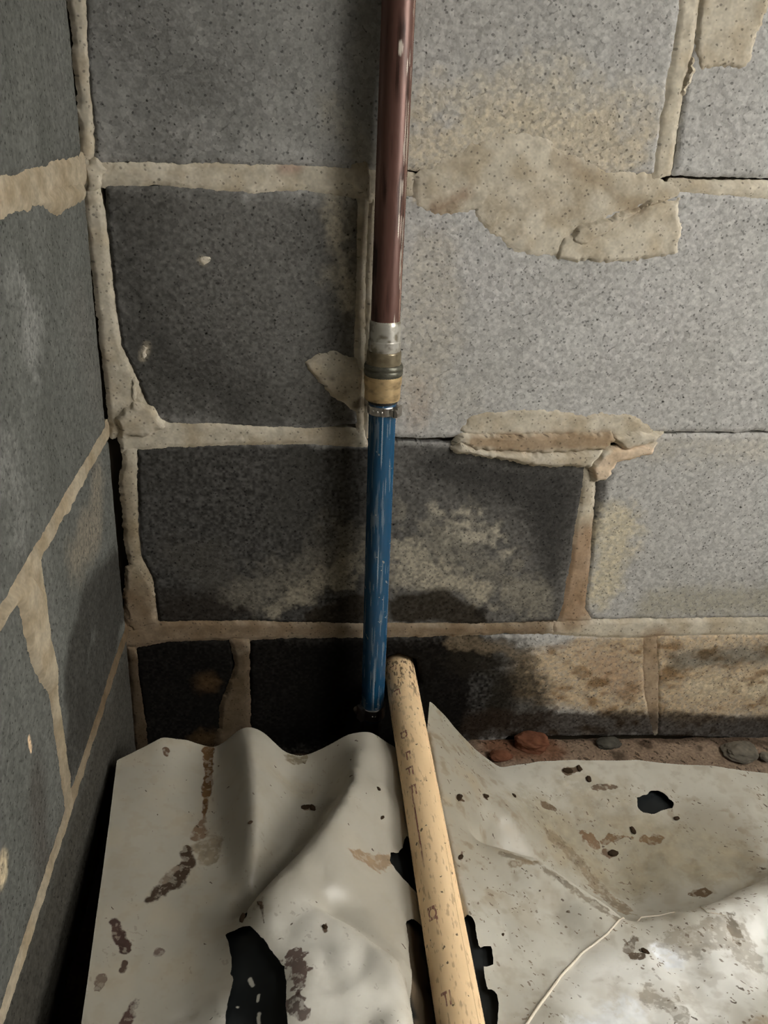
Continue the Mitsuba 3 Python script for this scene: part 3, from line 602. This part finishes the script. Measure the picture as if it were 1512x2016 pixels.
SR = [(846, 1378, 'z', .090), (850, 1450, 'z', .088), (862, 1560, 'z', .085), (885, 1650, 'z', .084), (908, 1720, 'z', .083), (930, 1800, 'z', .084), (955, 1880, 'z', .084), (985, 2016, 'z', .085),
      (872, 1404, 'y', -.036), (905, 1443, 'y', -.038), (945, 1484, 'y', -.040), (985, 1512, 'z', .013), (900, 1520, 'z', .074), (930, 1590, 'z', .066), (962, 1660, 'z', .062), (1010, 1600, 'z', .040), (960, 1550, 'z', .046), (1060, 1692, 'z', .054), (1150, 1756, 'z', .050), (1226, 1808, 'z', .050),
      (1050, 1560, 'z', .012), (1090, 1620, 'z', .006), (1160, 1680, 'z', -.004), (1215, 1730, 'z', -.014), (1240, 1768, 'z', -.014), (1300, 1690, 'z', .0), (1400, 1660, 'z', .010), (1512, 1640, 'z', .016), (1310, 1755, 'z', -.004), (1400, 1725, 'z', .010), (1500, 1690, 'z', .024), (1250, 1600, 'z', .006), (1400, 1570, 'z', .008), (1512, 1580, 'z', .010),
      (985, 1508, 'z', .013), (1060, 1498, 'z', .013), (1130, 1495, 'z', .013), (1250, 1495, 'z', .013), (1400, 1507, 'z', .013), (1512, 1522, 'z', .013), (1700, 1545, 'z', .013), (1700, 1640, 'z', .02),
      (1265, 1810, 'z', .056), (1330, 1796, 'z', .060), (1400, 1778, 'z', .062), (1460, 1748, 'z', .060), (1512, 1722, 'z', .058), (1700, 1640, 'z', .055),
      (1150, 1900, 'z', .072), (1200, 2016, 'z', .085), (1350, 1900, 'z', .078), (1500, 1850, 'z', .074), (1512, 2016, 'z', .10), (1040, 1930, 'z', .078), (990, 1840, 'z', .074), (980, 1740, 'z', .068), (1090, 1790, 'z', .064), (1100, 2000, 'z', .088), (1700, 1900, 'z', .08)]
SRx = [(.3, -.5, .10), (.45, -.5, .115), (.65, -.5, .11), (.9, -.5, .10), (.95, -.03, .012), (.95, -.2, .04)] + [tuple(q) for C_ in (CRR, CRF) for q in C_]
rL, pL = surface(SL, SLx, (-.06, -.54, .34, .02)); rR, pR = surface(SR, SRx, (.2, -.54, 1.02, .06))
def crumple(P, s, seed):
    a = np.abs(meshkit.noise(np.c_[P * s, np.full(len(P), seed)], seed) - .5) + .5 * np.abs(meshkit.noise(np.c_[P * s * 2.1 + 7, np.full(len(P), seed)], seed + 3) - .5)
    return a - .3
def hL(P, d=None):
    front = ss(-.20, -.27, P[:, 1]) * ss(.10, .14, P[:, 0])
    return rL(P) + .0012 * f3(P, 24, 1, 3) + .0080 * front * crumple(P, 20, 2) + .0012 * crumple(P, 30, 4)
def hR(P, d=None):
    front = ss(-.16, -.24, P[:, 1])
    return rR(P) + .0016 * f3(P, 26, 2, 3) + .0068 * front * crumple(P, 22, 5) + .0030 * crumple(P, 34, 8)
def under(P, z):
    """tucked under the pipe where it lies across the sheet"""
    t = (P[:, 1] - PA[1]) / (PB[1] - PA[1]); dx = np.abs(P[:, 0] - (PA[0] + (PB[0] - PA[0]) * t)); r = PR + .0018
    low = PA[2] + (PB[2] - PA[2]) * t - np.sqrt(np.clip(r * r - dx * dx, 0, None))
    return np.where(dx < r, np.minimum(z, low), z)
def w2(px, rbf): return [tuple(q) for q in onto(rbf, px)]
bl = cpts(SL[:15])[:, :2]
leftL = cpts([(230, 1497, 'y', -.112), (212, 1640, 'z', .094), (190, 1800, 'z', .097), (160, 2016, 'z', .10)])[:, :2]
slit = lambda y: PA[0] + (PB[0] - PA[0]) * (y - PA[1]) / (PB[1] - PA[1])
domL = Polygon([tuple(q) for q in bl] + [(slit(y) - .010, y) for y in (-.09, -.2, -.3, -.4, -.5)] + [(.05, -.5), (.045, -.42)] + [tuple(q) for q in leftL[::-1]]).buffer(0)
edgeR = [(846, 1378), (985, 1508)]
bR = cpts([(1060, 1498, 'z', .013), (1130, 1495, 'z', .013), (1250, 1495, 'z', .013), (1400, 1507, 'z', .013), (1512, 1522, 'z', .013), (1700, 1545, 'z', .013)])[:, :2]
tip = cpts([(846, 1378, 'z', .090), (872, 1404, 'y', -.036), (905, 1443, 'y', -.038), (945, 1484, 'y', -.040), (985, 1510, 'z', .013)])[:, :2]
domR = Polygon([tuple(q) for q in tip] + [tuple(q) for q in bR] + [(.95, -.04), (.95, -.5)] + [(slit(y) + .012, y) for y in (-.5, -.4, -.3, -.2, -.1)]).buffer(0)
holesL = [[(770, 1676), (783, 1680), (796, 1660), (800, 1640), (840, 1690), (850, 1770), (815, 1752), (795, 1735), (780, 1715), (768, 1695)],
          [(445, 1838), (478, 1822), (492, 1823), (512, 1842), (548, 1880), (552, 1900), (562, 1896), (564, 2016), (568, 2080), (436, 2080), (446, 1990), (458, 1930), (455, 1880)],
          [(800, 1815), (812, 1808), (845, 1830), (860, 1950), (870, 2080), (815, 2080), (812, 2000), (808, 1900)], [(478, 1800), (490, 1792), (487, 1803), (474, 1812)]]
holesR = [[(1256, 1570), (1270, 1565), (1284, 1556), (1296, 1553), (1312, 1565), (1318, 1575), (1325, 1578), (1323, 1590), (1306, 1594), (1284, 1604), (1264, 1600), (1255, 1588)],
          [(900, 1790), (930, 1810), (944, 1864), (968, 1863), (973, 1898), (952, 1900), (962, 1945), (974, 1946), (982, 1960), (980, 2016), (985, 2080), (900, 2080)]]
def cut(dom, rbf, hs_):
    for i, h in enumerate(hs_): dom = dom.difference(ragged(Polygon(w2(h, rbf)).buffer(0), .0013, .0012, 300 + i, 90))
    return dom if dom.geom_type == 'Polygon' else max(dom.geoms, key=lambda g: g.area)
sheetL = cut(domL, rL, holesL); sheetR = cut(domR, rR, holesR)
def film(dom, h, res=.0035, off=0.0):
    P, tri, loops, d = grid_mesh(dom, res)
    return trimesh.Trimesh(np.c_[P, under(P, h(P) + off)], tri, process=False)
cl = lambda q: onto(rL, q); cr = lambda q: onto(rR, q)
MUD = (.055, .032, .018); BR = (.17, .105, .055)
rowsL = stains(cl, [
    ((.10, .055, .025), 1, 0.72, 3.12, [(410, 1478, 9), (410, 1540, 9), (404, 1580, 6), (402, 1605, 3)]),
    ((.13, .075, .04), 0.84, 1.35, 5.0, [(402, 1605, 4), (390, 1650, 10)]),
    ((.20, .165, .115), 0.95, 1.35, 5.0, [(395, 1668, 16), (420, 1660, 14), (410, 1690, 18)]),
    ((.045, .03, .02), 1, 1.12, 4.38, [(370, 1672, 8), (372, 1695, 12), (350, 1730, 16), (305, 1762, 13), (288, 1774, 6)]),
    ((.17, .135, .10), 1, 0.9, 3.75, [(345, 1710, 6), (322, 1735, 9)]),
    ((.05, .03, .025), 1, 0.72, 3.75, [(226, 1815, 6), (236, 1850, 10), (246, 1868, 10)]), ((.06, .04, .03), 1, 0.68, 3.75, [(246, 1894, 6), (240, 1910, 8)]),
    ((.06, .035, .03), 1, 0.9, 5.0, [(258, 1975, 10), (245, 2016, 14)]), ((.09, .05, .03), 0.95, 0.54, 2.5, [(326, 1475, 5), (328, 1487, 3)]),
    ((.09, .06, .05), 0.9, 0.68, 3.75, [(315, 1875, 7)]), ((.08, .05, .035), 0.78, 0.68, 5.0, [(195, 1940, 4), (205, 1925, 5)]),
    ((.22, .14, .07), 0.78, 1.35, 7.5, [(700, 1685, 8), (735, 1695, 10), (765, 1690, 8)]), ((.12, .07, .035), 0.9, 0.68, 3.75, [(600, 1590, 6), (615, 1592, 6)]),
    ((.14, .11, .06), 0.78, 0.9, 5.0, [(575, 1495, 10), (600, 1492, 8)]), ((.30, .25, .17), 0.4, 8.0, 8.0, [(560, 1540, 16), (600, 1560, 24)]),
    ((.09, .05, .04), 0.9, 0.72, 8.75, [(570, 1880, 10), (590, 1905, 14), (585, 1940, 12)]), ((.08, .05, .04), 0.9, 0.72, 7.5, [(580, 1970, 10), (600, 1985, 4)]),
    ((.10, .06, .035), 0.95, 0.54, 2.5, [(642, 1815, 3), (640, 1830, 3)]), ((.06, .035, .02), 0.95, 0.54, 2.5, [(513, 1775, 3), (520, 1815, 4)]),
    ((.05, .035, .02), 1, 0.45, 1.25, [(493, 1620, 3)]),
])
rowsR = stains(cr, [
    ((.80, .82, .84), .9, 3, 6, [(1300, 1870, 16), (1320, 1885, 26)]), ((.80, .82, .84), .7, 6, 10, [(1240, 1990, 30), (1150, 2030, 30)]),  # white patches: a pale spot and a painted-in bluish sky sheen
    ((.17, .14, .095), 0.78, 1.35, 6.25, [(985, 1680, 3), (1060, 1702, 6), (1150, 1766, 7), (1215, 1806, 6)]),
    ((.30, .265, .185), 0.55, 16.0, 14.0, [(1060, 1600, 40), (1150, 1680, 60), (1300, 1680, 80), (1400, 1690, 60)]),
    ((.34, .30, .22), 0.5, 12.0, 14.0, [(1150, 1560, 50), (1230, 1580, 40)]),
    ((.17, .10, .05), 0.95, 0.9, 7.5, [(1140, 1634, 6), (1160, 1650, 12), (1170, 1662, 8)]), ((.16, .10, .05), 1, 0.72, 6.25, [(1190, 1660, 6), (1205, 1650, 10), (1225, 1648, 4), (1245, 1647, 3)]),
    ((.12, .07, .035), 1, 0.72, 5.0, [(1195, 1678, 7), (1208, 1680, 5)]), ((.16, .10, .05), 0.95, 0.72, 6.25, [(1265, 1652, 8), (1280, 1660, 5), (1296, 1650, 4)]),
    ((.12, .075, .04), 0.95, 0.9, 6.25, [(1355, 1760, 7), (1385, 1755, 9)]), ((.12, .08, .045), 0.9, 0.68, 3.75, [(1090, 1590, 6), (1070, 1583, 4)]),
    ((.22, .17, .11), 0.84, 1.8, 10.0, [(1080, 1640, 10), (1140, 1700, 12), (1230, 1790, 10)]), ((.20, .15, .09), 0.78, 1.8, 7.5, [(1010, 1700, 6), (1060, 1700, 8)]),
    ((.08, .05, .03), 1, 0.54, 2.5, [(903, 1570, 5), (912, 1575, 3)]), ((.08, .05, .03), 1, 0.54, 2.5, [(955, 1567, 4)]), ((.10, .06, .04), 0.95, 0.54, 2.5, [(905, 1690, 4), (910, 1678, 2)]),
    ((.10, .065, .04), 0.95, 0.54, 3.75, [(1115, 1520, 6), (1140, 1514, 6)]), ((.05, .03, .02), 1, 0.45, 2.5, [(1159, 1534, 5)]), ((.12, .08, .05), 0.9, 0.54, 5.0, [(1170, 1550, 6), (1210, 1548, 6)]),
    ((.26, .22, .16), 0.56, 2.7, 15.0, [(1340, 1860, 30), (1440, 1830, 40), (1460, 1880, 30)]), ((.15, .12, .08), 0.78, 0.9, 6.25, [(1440, 1800, 8), (1450, 1840, 10)]),
    ((.09, .06, .035), 0.95, 0.54, 5.0, [(1250, 1878, 4), (1262, 1880, 4)]), ((.13, .10, .07), 0.78, 0.68, 5.0, [(1240, 1865, 6), (1250, 1845, 4)]),
    ((.25, .21, .15), 0.62, 1.35, 10.0, [(1280, 1960, 20), (1340, 2000, 24)]), ((.30, .22, .13), 0.56, 2.7, 7.5, [(1512, 2016, 26)]),
])
def sheet_col(rows, dirt, zone, lo, hi, bright, mid):
    def fn(p, n, uv):
        u, v = p.x, p.y
        w1, w2_ = fbm(u * 60, v * 60, 3.1) - .5, 1.5 * (fbm(u * 260, v * 260, 8.2, octaves=4) - .5)
        mud_g = .55 + .9 * fbm(u * 130, v * 130, 7.7)
        dusty_dim = smoothstep(.03, -.03, sd(u, v, zone) + .05 * (fbm(u * 18, v * 18, 5.0) - .5))
        painted_light = smoothstep(.02, -.02, sd(u, v, bright) + .04 * (fbm(u * 24, v * 24, 7.0) - .5))
        col = mix(mix(mid, hi, painted_light), lo, dusty_dim * (1 - painted_light)) * (.92 + .16 * fbm(u * 20, v * 20, 1.0))  # hi paints light on front folds, lo paints shade as well as grime
        col = mix(col, (.34, .29, .21), dirt * (.35 + .65 * dusty_dim) * smoothstep(.5, .8, fbm(u * 45, v * 45, 6.0)))
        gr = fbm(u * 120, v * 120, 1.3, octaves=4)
        col = mix(col, (.25, .20, .13), dirt * (.25 + .55 * dusty_dim) * smoothstep(.50, .72, gr))
        col = paint(col, u, v, w1, w2_, rows, mud_g=mud_g)
        cl_ = smoothstep(.46, .62, fbm(u * 22, v * 22, 9.0))
        a, b, ww = u * .8 - v * .6, u * .6 + v * .8, fbm(u * 190, v * 190, 2.5) - .5
        col = mix(col, (.07, .045, .028), .85 * dots(u, v, 120, .04 + .04 * dirt, .10 + .05 * dirt * cl_, ww * .9))
        col = mix(col, (.13, .09, .055), .75 * cl_ * dirt * dots(a, b * 1.3, 260, .16, .30, ww * 2.2))
        col = mix(col, (.16, .11, .065), .7 * dirt * cl_ * dots(u * .7, v * 1.3, 130, .08, .22, ww * 2.5))
        return col
    return fn
def sheet_mat(name, fn): scene[name] = {'type': 'twosided', 'bsdf': {'type': 'principled', 'base_color': mikit.proc(fn), 'roughness': .42, 'specular': .5}}
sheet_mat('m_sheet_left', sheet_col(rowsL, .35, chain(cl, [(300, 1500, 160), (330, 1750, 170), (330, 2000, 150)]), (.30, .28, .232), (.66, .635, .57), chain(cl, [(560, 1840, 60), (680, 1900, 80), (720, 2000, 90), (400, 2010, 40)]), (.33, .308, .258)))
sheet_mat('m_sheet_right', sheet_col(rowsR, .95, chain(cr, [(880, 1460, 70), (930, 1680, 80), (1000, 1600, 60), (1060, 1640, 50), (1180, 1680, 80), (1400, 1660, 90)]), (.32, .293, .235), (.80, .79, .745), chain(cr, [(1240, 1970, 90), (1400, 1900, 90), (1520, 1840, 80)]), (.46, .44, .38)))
flecks = [chain(cl, q) for q in ([(492, 1912, 3), (497, 1925, 3)], [(509, 1945, 2.5), (507, 1955, 2.5)], [(509, 1980, 3), (511, 2000, 3)], [(468, 1965, 2)])]
def film_col(p, n, uv):
    col = mix((.010, .012, .013), (.022, .025, .025), fbm(p.x * 40, p.y * 40, 2.0)); 
    for f in flecks: col = mix(col, (.55, .53, .47), smoothstep(.0006, -.0003, sd(p.x, p.y, f) + .001 * (noise(p.x * 500, p.y * 500) - .5)))
    return col
wet_rows = stains(cl, [((.10, .075, .05), .95, 3, 4, [(812, 1825, 16), (822, 1880, 18), (832, 1950, 18), (838, 2030, 20)])])
def film_col_L(p, n, uv):
    col = film_col(p, n, uv); w = fbm(p.x * 80, p.y * 80, 4.0) - .5
    col = paint(col, p.x, p.y, w, w, wet_rows)
    return col
scene['m_film'] = {'type': 'twosided', 'bsdf': {'type': 'principled', 'base_color': mikit.proc(film_col_L), 'roughness': .4, 'specular': .15}}
s1 = thing('plastic_sheet', 'folded white plastic sheet with mud streaks, left of the cream pipe', 'plastic sheet')
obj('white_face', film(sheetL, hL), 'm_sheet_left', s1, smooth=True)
obj('black_backing', film(domL.buffer(-.004), lambda P: hL(P) - .007 + .003 * f3(P, 60, 9, 2), .005), 'm_film', s1, smooth=True, label='black underside showing through the tears')
s2 = thing('plastic_sheet', 'dirty white plastic sheet with a ragged black hole, right of the cream pipe', 'plastic sheet')
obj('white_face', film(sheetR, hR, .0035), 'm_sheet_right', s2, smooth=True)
obj('black_backing', film(domR.buffer(-.006).union(Polygon([(slit(y) + .004, y) for y in (-.5, -.4, -.3, -.24)] + [(slit(y) + .05, y) for y in (-.24, -.3, -.4, -.5)])).buffer(0), lambda P: hR(P) - .007 + .003 * f3(P, 60, 19, 2), .005), 'm_film', s2, smooth=True, label='black underside showing through the tears')
# raised light crease across the right sheet
cr_px = [(1035, 2020), (1065, 1975), (1100, 1925), (1145, 1875), (1200, 1834), (1260, 1810), (1330, 1797), (1390, 1796), (1430, 1802)]
q = onto(rR, cr_px); cs = np.linspace(0, 1, 60); qi = np.c_[np.interp(cs, np.linspace(0, 1, len(q)), q[:, 0]), np.interp(cs, np.linspace(0, 1, len(q)), q[:, 1])]
def tube(path, r, seg=8):
    V, F = [], []
    for i, p in enumerate(path):
        t = path[min(i + 1, len(path) - 1)] - path[max(i - 1, 0)]; t /= np.linalg.norm(t)
        a = np.cross(t, [0, 0, 1.0]); a /= np.linalg.norm(a); b = np.cross(a, t)
        for k in range(seg): V.append(p + (r[i] if np.ndim(r) else r) * (math.cos(2 * math.pi * k / seg) * a + math.sin(2 * math.pi * k / seg) * b))
    for i in range(len(path) - 1):
        for k in range(seg):
            j = (k + 1) % seg; F += [(i * seg + k, i * seg + j, (i + 1) * seg + k), (i * seg + j, (i + 1) * seg + j, (i + 1) * seg + k)]
    return trimesh.Trimesh(np.array(V), np.array(F), process=False)
metal('m_crease', (.66, .60, .50), .4, 0.0)
obj('crease_ridge', tube(np.c_[qi, hR(qi) + .0006], .0010 * np.clip(1.2 - cs, .3, 1)), 'm_crease', s2, smooth=True, label='thin raised cream fold line')

# ---------------------------------------------------------------- rubble on the footing
def rock(px, py, rpx, z, seed, flat=.7, asp=1.3):
    c = inter([(px, py)], 2, z)[0]; r = rpx / pxsize(*c)
    m = trimesh.creation.icosphere(4, 1.0); V = np.array(m.vertices)
    V *= (1 + .7 * (meshkit.fbm(V * 1.3 + seed * 5.1, 3, seed) - .5) + .12 * (meshkit.noise(V * 6, seed) - .5))[:, None]
    m.vertices = V * [r * asp, r * .9, r * flat] + c
    return m
def rockmat(name, a, b): matte(name, lambda p, n, uv: mix(a, b, fbm(p.x * 150, p.y * 150, p.z * 150)), bump=.0006)
rockmat('m_red', (.06, .022, .012), (.17, .075, .045)); rockmat('m_darkrock', (.025, .024, .02), (.09, .085, .07)); rockmat('m_grayrock', (.06, .055, .045), (.19, .17, .135))
matte('m_crumb', (.035, .023, .014), bump=0)
obj('brick_fragment', rock(1046, 1462, 27, .012, 1, .7), 'm_red', smooth=True, label='reddish brick fragment at the wall foot beside the plastic peak', category='brick fragment')
obj('stone', rock(1198, 1464, 19, .009, 2, .5), 'm_darkrock', smooth=True, label='small dark stone on the footing above the black hole', category='stone')
obj('stone', rock(1458, 1480, 29, .010, 3, .5, 1.2), 'm_grayrock', smooth=True, label='larger dark grey stone on the footing at the right edge', category='stone')
obj('stone', rock(1508, 1490, 12, .010, 4, .6, 1.0), 'm_grayrock', smooth=True, label='grey pebble cut off by the right edge of the photo', category='stone')
obj('stone', rock(985, 1488, 14, .010, 6, .6, 1.6), 'm_red', smooth=True, label='low brown rubble lump touching the sheet below the brick fragment', category='stone')

# crumbs of dark soil lying on the sheeting
mound = lambda P, h: np.c_[P, h(P)]
crumbs = [(rL, hL, [(513, 1778, 5), (478, 1808, 8), (600, 1590, 7), (616, 1592, 7), (493, 1620, 4), (745, 1553, 4), (752, 1610, 4), (640, 1822, 5)]), (rR, hR, [(904, 1569, 7), (955, 1566, 5), (1159, 1534, 6), (1118, 1519, 7), (1140, 1514, 6), (1208, 1681, 8), (1246, 1634, 6), (1332, 1612, 5), (1012, 1566, 4), (907, 1688, 5), (1270, 1872, 6), (989, 1844, 3)])]
crumb_text = ['thin dark soil crumb at the pointed fold just above the long black tear', 'dark soil crumb touching the top left of the long black tear', 'left one of two soil crumbs side by side behind the big sheet fold', 'right one of two soil crumbs side by side behind the big sheet fold',
    'lone soil crumb on the rounded ridge of the left plastic sheet', 'upper of two tiny soil crumbs left of the cream pipe, above its black gap', 'lower of two tiny soil crumbs left of the cream pipe, above its black gap', 'upright soil crumb on the front mound right of the long black tear',
    'dark soil crumb on the plastic peak close beside the cream pipe', 'soil crumb at mid width of the plastic peak right of the cream pipe', 'round soil crumb below the plastic edge, right of a pair of crumbs', 'larger soil crumb of the pair just below the right plastic edge', 'smaller soil crumb of the pair just below the right plastic edge',
    'biggest soil crumb in the middle of the muddy hollow of the sheet', 'small soil crumb on the sheet, lower left of the ragged black hole', 'small soil crumb on the sheet, lower right of the ragged black hole', 'tiny soil crumb where the plastic peak slopes into the muddy hollow',
    'small soil crumb low on the plastic peak beside the cream pipe', 'soil crumb on the front mound below the thin fold line', 'tiny soil crumb on the clean sheet between cream pipe and fold line']
n_ = 0
for rbf, h, pts in crumbs:
    for x, y, r in pts:
        P = onto(rbf, [(x, y)]); c = np.r_[P[0], float(h(P)[0])]; rr = r / pxsize(*c)
        m = trimesh.creation.icosphere(2, 1.0); V = np.array(m.vertices); V *= (1 + .9 * (meshkit.fbm(V * 1.6 + n_ * 7.3, 2, n_) - .5))[:, None]
        a = n_ * 1.7; V = V * [1.35, .8, .45]; V = np.c_[V[:, 0] * math.cos(a) - V[:, 1] * math.sin(a), V[:, 0] * math.sin(a) + V[:, 1] * math.cos(a), V[:, 2]]
        m.vertices = V * rr + c + [0, 0, rr * .2]
        side = 'left' if h is hL else 'right'
        obj('soil_crumb', m, 'm_crumb', smooth=True, category='soil crumb', label=crumb_text[n_], group=f'soil crumbs on the {side} plastic sheet')
        n_ += 1
